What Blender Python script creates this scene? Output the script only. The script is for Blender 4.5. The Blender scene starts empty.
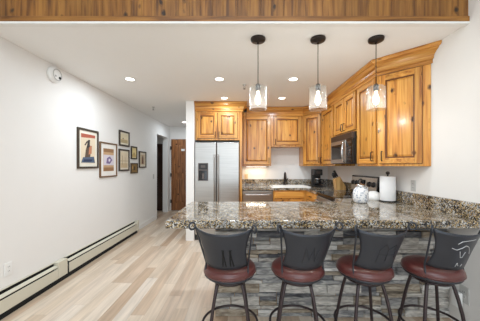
import bpy, bmesh, math, random
from mathutils import Vector, Matrix
PI = math.pi
R_ = math.radians
random.seed(7)
SC = bpy.context.scene
COL = SC.collection

# ------------------------------------------------------------------ camera
cam_d = bpy.data.cameras.new('camera')
cam = bpy.data.objects.new('camera', cam_d)
COL.objects.link(cam)
EYE = 1.34
cam.location = (0, 0, EYE)
cam.rotation_euler = (R_(90), 0, 0)
cam_d.sensor_width = 36
cam_d.lens = 18.0
cam_d.shift_x = -2 / 480
cam_d.shift_y = 5 / 480
cam_d.clip_start = 0.05
SC.camera = cam

# ------------------------------------------------------------------ world, lights, exposure
w = bpy.data.worlds.new('world')
SC.world = w
w.use_nodes = True
w.node_tree.nodes['Background'].inputs[0].default_value = (0.80, 0.90, 1.0, 1)
w.node_tree.nodes['Background'].inputs[1].default_value = 1.0

def area(name, loc, rot, sx, sy, power, color=(1, 1, 1), shape='RECTANGLE', spread=None):
    d = bpy.data.lights.new(name, 'AREA')
    d.shape = shape
    d.size = sx
    d.size_y = sy
    d.energy = power
    d.color = color
    if spread:
        d.spread = spread
    o = bpy.data.objects.new(name, d)
    o.location = loc
    o.rotation_euler = rot
    COL.objects.link(o)
    return o

# added area light, daylight fill from an unseen window behind the camera
area('unseen_window_fill', (-0.1, -3.35, 1.75), (R_(90), 0, 0), 3.6, 2.6, 72, (0.82, 0.92, 1.0))
# added overhead fill light behind the camera, no visible fixture
area('overhead_fill_light', (0, -0.7, 3.5), (0, 0, 0), 2.6, 2.4, 50, (0.82, 0.92, 1.0))

SC.view_settings.view_transform = 'Standard'
SC.view_settings.look = 'None'
SC.view_settings.gamma = 1
SC.view_settings.use_curve_mapping = False
SC.view_settings.exposure = 0.12
SC.cycles.use_denoising = True
SC.cycles.max_bounces = 10
SC.cycles.diffuse_bounces = 5
SC.cycles.transparent_max_bounces = 12
SC.cycles.sample_clamp_indirect = 6

# ------------------------------------------------------------------ materials
def lin(c):
    return tuple(((v / 255) / 12.92 if v / 255 <= 0.04045 else ((v / 255 + 0.055) / 1.055) ** 2.4) for v in c) + (1,)

def new_mat(name):
    m = bpy.data.materials.new(name)
    m.use_nodes = True
    nt = m.node_tree
    return m, nt, nt.nodes['Principled BSDF']

def plain(name, c, rough=0.5, metal=0.0, bump=0.0, bscale=60, emit=None, coat=0.0, var=0.06):
    m, nt, b = new_mat(name)
    N, L = nt.nodes, nt.links
    tc = N.new('ShaderNodeTexCoord')
    nz = N.new('ShaderNodeTexNoise')
    nz.inputs['Scale'].default_value = 7
    nz.inputs['Detail'].default_value = 3
    L.new(tc.outputs['Object'], nz.inputs['Vector'])
    mx = N.new('ShaderNodeMix')
    mx.data_type = 'RGBA'
    col = lin(c)
    mx.inputs['A'].default_value = tuple(v * (1 - var) for v in col[:3]) + (1,)
    mx.inputs['B'].default_value = tuple(min(1, v * (1 + var)) for v in col[:3]) + (1,)
    L.new(nz.outputs['Fac'], mx.inputs['Factor'])
    L.new(mx.outputs['Result'], b.inputs['Base Color'])
    b.inputs['Roughness'].default_value = rough
    b.inputs['Metallic'].default_value = metal
    b.inputs['Coat Weight'].default_value = coat
    if bump:
        n2 = N.new('ShaderNodeTexNoise')
        n2.inputs['Scale'].default_value = bscale
        n2.inputs['Detail'].default_value = 4
        L.new(tc.outputs['Object'], n2.inputs['Vector'])
        bp = N.new('ShaderNodeBump')
        bp.inputs['Strength'].default_value = bump
        bp.inputs['Distance'].default_value = 0.01
        L.new(n2.outputs['Fac'], bp.inputs['Height'])
        L.new(bp.outputs['Normal'], b.inputs['Normal'])
    if emit:
        b.inputs['Emission Color'].default_value = lin(c)
        b.inputs['Emission Strength'].default_value = emit
    return m

def ramp(nt, stops, interp='LINEAR'):
    r = nt.nodes.new('ShaderNodeValToRGB')
    r.color_ramp.interpolation = interp
    el = r.color_ramp.elements
    while len(el) > 1:
        el.remove(el[-1])
    el[0].position = stops[0][0]
    el[0].color = lin(stops[0][1])
    for p, c in stops[1:]:
        e = el.new(p)
        e.color = lin(c)
    return r

def wood(name, light, mid, dark, knot, axis, rough=0.3, kn=0.55, coat=0.25, kscale=1.35, fine=1.0, turn=0):
    """knotty timber whose grain runs along the given axis (0 x, 1 y, 2 z)"""
    m, nt, b = new_mat(name)
    N, L = nt.nodes, nt.links
    tc = N.new('ShaderNodeTexCoord')
    oi = N.new('ShaderNodeObjectInfo')
    mul = N.new('ShaderNodeMath'); mul.operation = 'MULTIPLY'; mul.inputs[1].default_value = 13.7
    L.new(oi.outputs['Random'], mul.inputs[0])
    add = N.new('ShaderNodeVectorMath'); add.operation = 'ADD'
    rt = N.new('ShaderNodeMapping'); rt.inputs['Rotation'].default_value = (0, 0, R_(turn))
    L.new(tc.outputs['Object'], rt.inputs['Vector'])
    L.new(rt.outputs[0], add.inputs[0]); L.new(mul.outputs[0], add.inputs[1])
    # knots
    mk = N.new('ShaderNodeMapping')
    sk = [7.5 * kscale] * 3; sk[axis] = 4.6 * kscale
    mk.inputs['Scale'].default_value = sk
    L.new(add.outputs[0], mk.inputs['Vector'])
    wn = N.new('ShaderNodeTexNoise'); wn.inputs['Scale'].default_value = 2.0
    L.new(mk.outputs[0], wn.inputs['Vector'])
    wv = N.new('ShaderNodeVectorMath'); wv.operation = 'MULTIPLY_ADD'
    wv.inputs[1].default_value = (0.35, 0.35, 0.35)
    L.new(wn.outputs['Color'], wv.inputs[0]); L.new(mk.outputs[0], wv.inputs[2])
    vo = N.new('ShaderNodeTexVoronoi'); vo.inputs['Scale'].default_value = 1.0
    L.new(wv.outputs[0], vo.inputs['Vector'])
    sep = N.new('ShaderNodeSeparateColor')
    L.new(vo.outputs['Color'], sep.inputs[0])
    thr = N.new('ShaderNodeMath'); thr.operation = 'LESS_THAN'; thr.inputs[1].default_value = kn
    L.new(sep.outputs[0], thr.inputs[0])
    kr = N.new('ShaderNodeMapRange')
    kr.inputs['From Min'].default_value = 0.09; kr.inputs['From Max'].default_value = 0.23
    kr.inputs['To Min'].default_value = 1.0; kr.inputs['To Max'].default_value = 0.0
    L.new(vo.outputs['Distance'], kr.inputs['Value'])
    kf = N.new('ShaderNodeMath'); kf.operation = 'MULTIPLY'
    L.new(kr.outputs[0], kf.inputs[0]); L.new(thr.outputs[0], kf.inputs[1])
    # grain, bent round the knots
    mp = N.new('ShaderNodeMapping')
    s = [34.0 * fine] * 3; s[axis] = 1.8 * fine
    mp.inputs['Scale'].default_value = s
    L.new(add.outputs[0], mp.inputs['Vector'])
    bend = N.new('ShaderNodeVectorMath'); bend.operation = 'ADD'
    L.new(mp.outputs[0], bend.inputs[0]); L.new(kf.outputs[0], bend.inputs[1])
    n1 = N.new('ShaderNodeTexNoise')
    n1.inputs['Scale'].default_value = 1.0; n1.inputs['Detail'].default_value = 5
    n1.inputs['Distortion'].default_value = 0.6
    L.new(bend.outputs[0], n1.inputs['Vector'])
    rp = ramp(nt, [(0.33, dark), (0.47, mid), (0.64, light)])
    L.new(n1.outputs['Fac'], rp.inputs[0])
    # broad board-to-board tone
    n3 = N.new('ShaderNodeTexNoise'); n3.inputs['Scale'].default_value = 0.16; n3.inputs['Detail'].default_value = 1
    L.new(mp.outputs[0], n3.inputs['Vector'])
    mr3 = N.new('ShaderNodeMapRange')
    mr3.inputs['From Min'].default_value = 0.35; mr3.inputs['From Max'].default_value = 0.65
    mr3.inputs['To Min'].default_value = 0.82; mr3.inputs['To Max'].default_value = 1.12
    L.new(n3.outputs['Fac'], mr3.inputs['Value'])
    sc = N.new('ShaderNodeVectorMath'); sc.operation = 'SCALE'
    L.new(rp.outputs[0], sc.inputs[0]); L.new(mr3.outputs[0], sc.inputs['Scale'])
    mx = N.new('ShaderNodeMix'); mx.data_type = 'RGBA'
    L.new(kf.outputs[0], mx.inputs['Factor'])
    L.new(sc.outputs[0], mx.inputs['A'])
    mx.inputs['B'].default_value = lin(knot)
    L.new(mx.outputs['Result'], b.inputs['Base Color'])
    b.inputs['Roughness'].default_value = rough
    b.inputs['Coat Weight'].default_value = coat
    b.inputs['Coat Roughness'].default_value = 0.15
    return m

PINE = ((218, 162, 82), (202, 138, 60), (160, 97, 38), (74, 40, 16))
M = {}
M['wood_v'] = wood('knotty_pine_upright', *PINE, 2, kn=0.72)
M['wood_x'] = wood('knotty_pine_lengthwise', *PINE, 0, kn=0.35)
M['wood_d'] = wood('knotty_pine_diagonal', *PINE, 0, kn=0.35, turn=45)
M['wood_y'] = wood('knotty_pine_crosswise', *PINE, 1, kn=0.35)
BEAM = ((154, 106, 46), (130, 84, 33), (92, 56, 20), (44, 26, 10))
M['beam_v'] = wood('stained_planks', *BEAM, 2, rough=0.45, coat=0.05, kn=0.45)
M['beam_x'] = wood('stained_board', *BEAM, 0, rough=0.45, coat=0.05, kn=0.3)
DOORW = ((164, 108, 60), (134, 82, 42), (92, 54, 26), (44, 24, 12))
M['door_v'] = wood('dark_knotty_door', *DOORW, 2, rough=0.4, kn=0.55)
M['door_dark'] = plain('dark_brown_door', (62, 36, 24), 0.45, var=0.2)
M['block'] = wood('pale_wood_block', (226, 184, 120), (206, 160, 98), (180, 132, 76), (160, 110, 60), 2, kn=0.0)
M['glaze'] = plain('dark_glaze', (104, 60, 24), 0.4)
M['wall'] = plain('painted_wall', (231, 229, 226), 0.75, bump=0.06, bscale=90, var=0.012)
M['ceil'] = plain('painted_ceiling', (240, 239, 237), 0.85, bump=0.05, bscale=90, var=0.01)
M['white'] = plain('white_gloss', (236, 236, 234), 0.3, var=0.02)
M['white_matte'] = plain('white_trim', (232, 231, 228), 0.5, var=0.02)
M['heater'] = plain('cream_enamel', (206, 201, 184), 0.4, var=0.04)
M['black'] = plain('matte_black', (22, 22, 23), 0.45)
M['gloss_black'] = plain('gloss_black', (14, 14, 15), 0.08)
M['bronze'] = plain('dark_bronze', (48, 40, 36), 0.4, metal=0.6)
M['iron'] = plain('stool_iron', (52, 55, 62), 0.4, metal=0.3, bump=0.05, bscale=120)
M['iron_brown'] = plain('stool_leg_iron', (58, 48, 50), 0.35, metal=0.4, bump=0.05)
M['iron_dark'] = plain('stool_dark_marks', (10, 10, 11), 0.9)
M['iron_mid'] = plain('stool_mid_marks', (41, 43, 48), 0.8)
M['silver'] = plain('bright_steel_marks', (190, 192, 195), 0.3, metal=0.6)
M['leather'] = plain('oxblood_leather', (88, 42, 40), 0.3, bump=0.12, bscale=140, var=0.15, coat=0.3)
M['chrome'] = plain('chrome', (214, 214, 214), 0.12, metal=1.0)
M['almond'] = plain('almond_plastic', (222, 200, 160), 0.4)
M['grey_plate'] = plain('grey_cover_plate', (188, 187, 184), 0.4)
M['paper'] = plain('paper_towel', (240, 240, 240), 0.9, bump=0.15, bscale=200, var=0.02)
M['knife_steel'] = plain('knife_steel', (170, 170, 172), 0.25, metal=1)
M['porcelain'] = plain('white_porcelain', (238, 237, 233), 0.12, var=0.02)
M['lens'] = plain('lamp_lens', (255, 246, 232), 0.5, emit=8)
M['filament'] = plain('warm_bulb', (255, 238, 205), 0.5, emit=5)
M['shade_black'] = plain('heater_back_and_shade', (12, 12, 12), 0.9)  # black for the heater back and the painted shade below its panel

def steel():
    m, nt, b = new_mat('brushed_steel')
    N, L = nt.nodes, nt.links
    tc = N.new('ShaderNodeTexCoord')
    mp = N.new('ShaderNodeMapping'); mp.inputs['Scale'].default_value = (2, 2, 260)
    L.new(tc.outputs['Object'], mp.inputs['Vector'])
    nz = N.new('ShaderNodeTexNoise'); nz.inputs['Scale'].default_value = 1; nz.inputs['Detail'].default_value = 2
    L.new(mp.outputs[0], nz.inputs['Vector'])
    rp = ramp(nt, [(0.3, (160, 157, 153)), (0.7, (184, 181, 177))])
    L.new(nz.outputs['Fac'], rp.inputs[0])
    L.new(rp.outputs[0], b.inputs['Base Color'])
    b.inputs['Metallic'].default_value = 0.95
    b.inputs['Roughness'].default_value = 0.33
    b.inputs['Anisotropic'].default_value = 0.6
    return m
M['steel'] = steel()
M['steel_dark'] = plain('dark_steel', (92, 84, 80), 0.32, metal=0.85)

def granite():
    m, nt, b = new_mat('speckled_granite')
    N, L = nt.nodes, nt.links
    tc = N.new('ShaderNodeTexCoord')
    nz = N.new('ShaderNodeTexNoise'); nz.inputs['Scale'].default_value = 30; nz.inputs['Detail'].default_value = 3
    L.new(tc.outputs['Object'], nz.inputs['Vector'])
    wv = N.new('ShaderNodeVectorMath'); wv.operation = 'MULTIPLY_ADD'
    wv.inputs[1].default_value = (0.03, 0.03, 0.03)
    L.new(nz.outputs['Color'], wv.inputs[0]); L.new(tc.outputs['Object'], wv.inputs[2])
    v1 = N.new('ShaderNodeTexVoronoi'); v1.inputs['Scale'].default_value = 135
    L.new(wv.outputs[0], v1.inputs['Vector'])
    sep = N.new('ShaderNodeSeparateColor'); L.new(v1.outputs['Color'], sep.inputs[0])
    big = N.new('ShaderNodeTexNoise'); big.inputs['Scale'].default_value = 9; big.inputs['Detail'].default_value = 2
    L.new(tc.outputs['Object'], big.inputs['Vector'])
    mr = N.new('ShaderNodeMapRange')
    mr.inputs['From Min'].default_value = 0.3; mr.inputs['From Max'].default_value = 0.7
    mr.inputs['To Min'].default_value = -0.22; mr.inputs['To Max'].default_value = 0.22
    L.new(big.outputs['Fac'], mr.inputs['Value'])
    ad = N.new('ShaderNodeMath'); ad.operation = 'ADD'; ad.use_clamp = True
    L.new(sep.outputs[0], ad.inputs[0]); L.new(mr.outputs[0], ad.inputs[1])
    rp = ramp(nt, [(0.0, (30, 29, 30)), (0.20, (62, 56, 50)), (0.34, (106, 92, 72)), (0.48, (164, 138, 96)),
                   (0.60, (182, 160, 122)), (0.72, (142, 141, 140)), (0.86, (200, 198, 193))], 'CONSTANT')
    L.new(ad.outputs[0], rp.inputs[0])
    L.new(rp.outputs[0], b.inputs['Base Color'])
    b.inputs['Roughness'].default_value = 0.07
    b.inputs['IOR'].default_value = 1.6
    return m
M['granite'] = granite()

def planks_floor():
    m, nt, b = new_mat('pale_oak_planks')
    N, L = nt.nodes, nt.links
    tc = N.new('ShaderNodeTexCoord')
    sx = N.new('ShaderNodeSeparateXYZ'); L.new(tc.outputs['Object'], sx.inputs[0])
    def math_(op, a, bb=None, val=None):
        n = N.new('ShaderNodeMath'); n.operation = op
        L.new(a, n.inputs[0])
        if bb is not None: L.new(bb, n.inputs[1])
        if val is not None: n.inputs[1].default_value = val
        return n.outputs[0]
    col = math_('DIVIDE', sx.outputs['X'], val=0.125)
    ci = math_('FLOOR', col)
    w1 = N.new('ShaderNodeTexWhiteNoise'); w1.noise_dimensions = '1D'; L.new(ci, w1.inputs['W'])
    off = math_('MULTIPLY', w1.outputs['Value'], val=7.3)
    yy = math_('ADD', sx.outputs['Y'], off)
    row = math_('DIVIDE', yy, val=1.25)
    ri = math_('FLOOR', row)
    cmb = N.new('ShaderNodeCombineXYZ'); L.new(ci, cmb.inputs[0]); L.new(ri, cmb.inputs[1])
    w2 = N.new('ShaderNodeTexWhiteNoise'); w2.noise_dimensions = '2D'; L.new(cmb.outputs[0], w2.inputs['Vector'])
    rp = ramp(nt, [(0.0, (184, 157, 132)), (0.25, (207, 186, 163)), (0.5, (216, 199, 179)), (0.75, (222, 209, 194)), (1.0, (197, 172, 147))])
    L.new(w2.outputs['Value'], rp.inputs[0])
    # grain, offset per plank
    wm = N.new('ShaderNodeVectorMath'); wm.operation = 'MULTIPLY_ADD'
    wm.inputs[1].default_value = (9, 9, 9)
    L.new(w2.outputs['Color'], wm.inputs[0]); L.new(tc.outputs['Object'], wm.inputs[2])
    mp = N.new('ShaderNodeMapping'); mp.inputs['Scale'].default_value = (22, 1.6, 1)
    L.new(wm.outputs[0], mp.inputs['Vector'])
    nz = N.new('ShaderNodeTexNoise'); nz.inputs['Scale'].default_value = 1; nz.inputs['Detail'].default_value = 5; nz.inputs['Distortion'].default_value = 0.8
    L.new(mp.outputs[0], nz.inputs['Vector'])
    g = N.new('ShaderNodeMapRange')
    g.inputs['From Min'].default_value = 0.3; g.inputs['From Max'].default_value = 0.7
    g.inputs['To Min'].default_value = 0.80; g.inputs['To Max'].default_value = 1.10
    L.new(nz.outputs['Fac'], g.inputs['Value'])
    # joints
    fx = math_('FRACT', col); fy = math_('FRACT', row)
    jx = math_('LESS_THAN', fx, val=0.018); jy = math_('LESS_THAN', fy, val=0.003)
    j = math_('MAXIMUM', jx, jy)
    jm = math_('MULTIPLY', j, val=0.22)
    one = N.new('ShaderNodeMath'); one.operation = 'SUBTRACT'; one.inputs[0].default_value = 1; L.new(jm, one.inputs[1])
    tot = math_('MULTIPLY', g.outputs[0], one.outputs[0])
    sc = N.new('ShaderNodeVectorMath'); sc.operation = 'SCALE'
    L.new(rp.outputs[0], sc.inputs[0]); L.new(tot, sc.inputs['Scale'])
    L.new(sc.outputs[0], b.inputs['Base Color'])
    b.inputs['Roughness'].default_value = 0.38
    return m
M['floor'] = planks_floor()

def stone(name, c1, c2, c3):
    m, nt, b = new_mat(name)
    N, L = nt.nodes, nt.links
    tc = N.new('ShaderNodeTexCoord')
    mp = N.new('ShaderNodeMapping'); mp.inputs['Scale'].default_value = (9, 9, 34)
    L.new(tc.outputs['Object'], mp.inputs['Vector'])
    nz = N.new('ShaderNodeTexNoise'); nz.inputs['Scale'].default_value = 1; nz.inputs['Detail'].default_value = 7; nz.inputs['Distortion'].default_value = 1.2
    L.new(mp.outputs[0], nz.inputs['Vector'])
    rp = ramp(nt, [(0.32, c1), (0.5, c2), (0.66, c3)])
    L.new(nz.outputs['Fac'], rp.inputs[0]); L.new(rp.outputs[0], b.inputs['Base Color'])
    b.inputs['Roughness'].default_value = 0.85
    bp = N.new('ShaderNodeBump'); bp.inputs['Strength'].default_value = 0.6; bp.inputs['Distance'].default_value = 0.02
    L.new(nz.outputs['Fac'], bp.inputs['Height']); L.new(bp.outputs['Normal'], b.inputs['Normal'])
    return m
STONES = [stone('ledge_stone_pale', (140, 136, 130), (184, 180, 174), (214, 210, 202)),
          stone('ledge_stone_grey', (96, 96, 98), (138, 138, 138), (176, 174, 170)),
          stone('ledge_stone_slate', (62, 62, 66), (92, 93, 97), (132, 132, 134)),
          stone('ledge_stone_tan', (112, 100, 86), (150, 138, 122), (186, 176, 160)),
          stone('ledge_stone_white', (168, 166, 162), (206, 204, 200), (226, 224, 220))]

def clear_glass():
    m, nt, b = new_mat('clear_seeded_glass')
    N, L = nt.nodes, nt.links
    out = N['Material Output']
    tr = N.new('ShaderNodeBsdfTransparent'); tr.inputs[0].default_value = (0.96, 0.97, 0.97, 1)
    gl = N.new('ShaderNodeBsdfGlossy'); gl.inputs['Roughness'].default_value = 0.1
    df = N.new('ShaderNodeBsdfTranslucent'); df.inputs[0].default_value = (1, 0.99, 0.97, 1)
    lw = N.new('ShaderNodeLayerWeight'); lw.inputs[0].default_value = 0.35
    mr = N.new('ShaderNodeMapRange'); mr.inputs['To Min'].default_value = 0.03; mr.inputs['To Max'].default_value = 0.32
    L.new(lw.outputs['Facing'], mr.inputs['Value'])
    m1 = N.new('ShaderNodeMixShader'); L.new(mr.outputs[0], m1.inputs[0]); L.new(tr.outputs[0], m1.inputs[1]); L.new(gl.outputs[0], m1.inputs[2])
    m2 = N.new('ShaderNodeMixShader'); m2.inputs[0].default_value = 0.022
    L.new(m1.outputs[0], m2.inputs[1]); L.new(df.outputs[0], m2.inputs[2])
    tc = N.new('ShaderNodeTexCoord'); vz = N.new('ShaderNodeTexNoise'); vz.inputs['Scale'].default_value = 55
    L.new(tc.outputs['Object'], vz.inputs['Vector'])
    bp = N.new('ShaderNodeBump'); bp.inputs['Strength'].default_value = 0.1; bp.inputs['Distance'].default_value = 0.005
    L.new(vz.outputs['Fac'], bp.inputs['Height']); L.new(bp.outputs['Normal'], gl.inputs['Normal'])
    L.new(m2.outputs[0], out.inputs['Surface'])
    return m
M['glass'] = clear_glass()

def mottled():
    m, nt, b = new_mat('blue_white_mottled_glaze')
    N, L = nt.nodes, nt.links
    tc = N.new('ShaderNodeTexCoord')
    v = N.new('ShaderNodeTexVoronoi'); v.inputs['Scale'].default_value = 44
    L.new(tc.outputs['Object'], v.inputs['Vector'])
    rp = ramp(nt, [(0.2, (150, 160, 176)), (0.42, (206, 210, 216)), (0.6, (238, 238, 238))])
    L.new(v.outputs['Distance'], rp.inputs[0]); L.new(rp.outputs[0], b.inputs['Base Color'])
    b.inputs['Roughness'].default_value = 0.15
    return m
M['mottled'] = mottled()

# ------------------------------------------------------------------ mesh builder
class MB:
    def __init__(s):
        s.bm = bmesh.new(); s.mi = 0; s.sm = []
    def face(s, vs, smooth=False):
        try:
            f = s.bm.faces.new(vs)
        except ValueError:
            return None
        f.material_index = s.mi; f.smooth = smooth
        return f
    def quad(s, pts, smooth=False):
        return s.face([s.bm.verts.new(p) for p in pts], smooth)
    def hexa(s, p, bevel=0.0, seg=2):
        v = [s.bm.verts.new(q) for q in p]
        fs = [s.face([v[i] for i in f]) for f in ((0, 3, 2, 1), (4, 5, 6, 7), (0, 1, 5, 4), (1, 2, 6, 5), (2, 3, 7, 6), (3, 0, 4, 7))]
        if bevel:
            es = list({e for f in fs for e in f.edges})
            r = bmesh.ops.bevel(s.bm, geom=es, offset=bevel, segments=seg, affect='EDGES', profile=0.5)
            for f in r['faces']:
                f.material_index = s.mi; f.smooth = True
        return s
    def box(s, x0, x1, y0, y1, z0, z1, bevel=0.0, seg=2):
        return s.hexa([(x0, y0, z0), (x1, y0, z0), (x1, y1, z0), (x0, y1, z0), (x0, y0, z1), (x1, y0, z1), (x1, y1, z1), (x0, y1, z1)], bevel, seg)
    def obox(s, F, a0, a1, d0, d1, z0, z1, bevel=0.0, seg=2):
        """F = (origin, along, outward) in plan; a along, d outward"""
        o, u, n = F
        def P(a, d, z): return (o[0] + u[0] * a + n[0] * d, o[1] + u[1] * a + n[1] * d, z)
        return s.hexa([P(a0, d0, z0), P(a1, d0, z0), P(a1, d1, z0), P(a0, d1, z0), P(a0, d0, z1), P(a1, d0, z1), P(a1, d1, z1), P(a0, d1, z1)], bevel, seg)
    def frustum(s, F, a0, a1, z0, z1, d0, d1, inset):
        o, u, n = F
        def P(a, d, z): return (o[0] + u[0] * a + n[0] * d, o[1] + u[1] * a + n[1] * d, z)
        i = inset
        return s.hexa([P(a0, d0, z0), P(a1, d0, z0), P(a1, d0, z1), P(a0, d0, z1), P(a0 + i, d1, z0 + i), P(a1 - i, d1, z0 + i), P(a1 - i, d1, z1 - i), P(a0 + i, d1, z1 - i)])
    def prism(s, poly, z0, z1, bevel=0.0, seg=2):
        n = len(poly)
        lo = [s.bm.verts.new((p[0], p[1], z0)) for p in poly]
        hi = [s.bm.verts.new((p[0], p[1], z1)) for p in poly]
        fs = [s.face(lo[::-1]), s.face(hi)]
        for i in range(n):
            j = (i + 1) % n
            fs.append(s.face([lo[i], lo[j], hi[j], hi[i]]))
        if bevel:
            es = list({e for f in fs for e in f.edges})
            r = bmesh.ops.bevel(s.bm, geom=es, offset=bevel, segments=seg, affect='EDGES', profile=0.5)
            for f in r['faces']:
                f.material_index = s.mi; f.smooth = True
        return s
    def tube(s, path, r, seg=8, cap=True, closed=False):
        P = [Vector(p) for p in path]
        n = len(P)
        rs = r if isinstance(r, (list, tuple)) else [r] * n
        rings = []
        up = None
        for i in range(n):
            if closed:
                t = (P[(i + 1) % n] - P[i - 1]).normalized()
            else:
                t = (P[min(i + 1, n - 1)] - P[max(i - 1, 0)]).normalized()
            if up is None:
                up = Vector((0, 0, 1)) if abs(t.z) < 0.9 else Vector((1, 0, 0))
            a = t.cross(up)
            if a.length < 1e-5: a = t.orthogonal()
            a.normalize(); bb = a.cross(t).normalized(); up = bb
            rings.append([s.bm.verts.new(P[i] + (a * math.cos(2 * PI * k / seg) + bb * math.sin(2 * PI * k / seg)) * rs[i]) for k in range(seg)])
        m = n if closed else n - 1
        for i in range(m):
            A, B = rings[i], rings[(i + 1) % n]
            for k in range(seg):
                s.face([A[k], A[(k + 1) % seg], B[(k + 1) % seg], B[k]], True)
        if cap and not closed:
            s.face(rings[0][::-1]); s.face(rings[-1])
        return s
    def lathe(s, prof, c=(0, 0, 0), seg=32, axis='z', smooth=True):
        rings = []
        for r, z in prof:
            if r < 1e-6:
                q = (0, 0, z)
                rings.append([q])
            else:
                rings.append([(r * math.cos(2 * PI * k / seg), r * math.sin(2 * PI * k / seg), z) for k in range(seg)])
        def T(q):
            x, y, z = q
            if axis == 'x': x, y, z = z, x, y
            elif axis == 'y': x, y, z = y, z, x
            return (c[0] + x, c[1] + y, c[2] + z)
        V = [[s.bm.verts.new(T(q)) for q in rg] for rg in rings]
        for A, B in zip(V, V[1:]):
            for k in range(seg):
                k2 = (k + 1) % seg
                if len(A) == 1 and len(B) == 1: continue
                if len(A) == 1: s.face([A[0], B[k2], B[k]], smooth)
                elif len(B) == 1: s.face([A[k], A[k2], B[0]], smooth)
                else: s.face([A[k], A[k2], B[k2], B[k]], smooth)
        return s

W = {}
def _link(o, parent, loc):
    COL.objects.link(o)
    if parent is not None:
        o.parent = parent
    o.location = loc

def thing(name, label, cat, loc=(0, 0, 0), rotz=0.0, group=None):
    o = bpy.data.objects.new(name, None)
    o.empty_display_size = 0.1
    _link(o, None, loc)
    o.rotation_euler = (0, 0, rotz)
    W[o] = Vector(loc)
    o['label'] = label; o['category'] = cat
    if group: o['group'] = group
    return o

def build(name, mb, mats, parent=None, origin=None, local=False):
    """links the mesh as one object; vertices are in world space unless local"""
    if not isinstance(mats, (list, tuple)): mats = [mats]
    org = Vector((0, 0, 0))
    if parent is not None:
        org = W[parent]
    elif origin is not None:
        org = Vector(origin)
    bm = mb.bm
    if not local and org.length > 0:
        bmesh.ops.translate(bm, verts=bm.verts, vec=-org)
    bmesh.ops.recalc_face_normals(bm, faces=bm.faces)
    me = bpy.data.meshes.new(name)
    bm.to_mesh(me); bm.free()
    for k in mats: me.materials.append(M[k] if isinstance(k, str) else k)
    o = bpy.data.objects.new(name, me)
    _link(o, parent, (0, 0, 0) if parent is not None else org)
    W[o] = org
    return o

def tag(o, label, cat, group=None, kind=None):
    o['label'] = label; o['category'] = cat
    if group: o['group'] = group
    if kind: o['kind'] = kind
    return o

def struct(name, mb, mats, parent=None):
    o = build(name, mb, mats, parent)
    if parent is None: o['kind'] = 'structure'
    return o

# ------------------------------------------------------------------ setting
LX, RX = -2.147, 1.823          # left and right walls
CZ = 2.488                      # kitchen ceiling
BY = 5.10                       # kitchen back wall
HY = 7.16                       # end of the hallway
FY = 1.95                       # face of the plank bulkhead
NY = -3.5                       # far wall of the living room
HZ = 3.6                        # living-room ceiling

struct('floor', MB().box(-4.0, RX + 0.15, NY - 0.15, HY + 0.15, -0.1, 0), 'floor')
b = MB()
b.box(LX - 0.15, RX + 0.15, FY, HY + 0.15, CZ, CZ + 0.12)
struct('ceiling', b, 'ceil')
struct('ceiling_living_room', MB().box(LX - 0.15, RX + 0.15, NY - 0.15, FY + 0.2, HZ, HZ + 0.1), 'ceil')
b = MB()
OY0, OY1, OZ = 6.06, 6.95, 2.14
b.box(LX - 0.15, LX, NY, OY0, 0, HZ)
b.box(LX - 0.15, LX, OY0, OY1, OZ, CZ)
b.box(LX - 0.15, LX, OY1, HY, 0, CZ)
struct('wall_left', b, 'wall')
struct('wall_right', MB().box(RX, RX + 0.15, NY, HY, 0, HZ), 'wall')
struct('wall_back', MB().box(-0.855, RX, BY, BY + 0.12, 0, CZ), 'wall')
struct('wall_hall', MB().box(-0.996, -0.855, 4.27, HY, 0, CZ), 'wall')
struct('wall_hall_end', MB().box(-4.0, RX, HY, HY + 0.12, 0, CZ), 'wall')
b = MB()
b.box(-4.0, -3.9, 5.2, HY, 0, CZ)
b.box(-4.0, LX - 0.15, 5.1, 5.2, 0, CZ)
struct('wall_side_room', b, 'wall')
struct('ceiling_side_room', MB().box(-4.0, LX - 0.15, 5.1, HY + 0.12, CZ - 0.02, CZ + 0.1), 'ceil')
b = MB()
b.box(LX, -1.9, NY - 0.15, NY, 0, HZ)
b.box(1.7, RX, NY - 0.15, NY, 0, HZ)
b.box(-1.9, 1.7, NY - 0.15, NY, 0, 0.45)
b.box(-1.9, 1.7, NY - 0.15, NY, 3.05, HZ)
struct('wall_front', b, 'wall')
b = MB()
for x in (-1.9, -0.13, 1.64): b.box(x, x + 0.06, NY - 0.1, NY - 0.04, 0.45, 3.05)
b.box(-1.9, 1.7, NY - 0.1, NY - 0.04, 0.45, 0.51); b.box(-1.9, 1.7, NY - 0.1, NY - 0.04, 2.99, 3.05)
struct('window_unseen', b, 'white_matte')  # unseen window, added to let daylight in behind the camera

# plank-clad bulkhead above the peninsula
b = MB()
x = LX
while x < RX - 0.01:
    x1 = min(x + random.choice((0.085, 0.1, 0.1, 0.115)), RX)
    b.box(x + 0.0004, x1 - 0.0004, FY - 0.018, FY, CZ + 0.045, HZ, 0.001, 1)
    x = x1
struct('trim_1', b, 'beam_v')
struct('trim_2', MB().box(LX, RX, FY - 0.03, FY, CZ + 0.006, CZ + 0.05, 0.003), 'beam_x')
struct('wall_bulkhead', MB().box(LX, RX, FY + 0.001, FY + 0.1, CZ + 0.12, HZ), 'wall')
struct('trim_3', MB().box(LX, RX, FY - 0.032, FY + 0.02, CZ - 0.012, CZ + 0.006, 0.003), 'white_matte')

# skirting
struct('baseboard_left', MB().box(LX, LX + 0.014, 4.86, OY0 - 0.06, 0, 0.10, 0.003), 'white_matte')
struct('baseboard_hall', MB().box(-1.01, -0.996, 4.30, HY, 0, 0.10, 0.003), 'white_matte')

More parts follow.
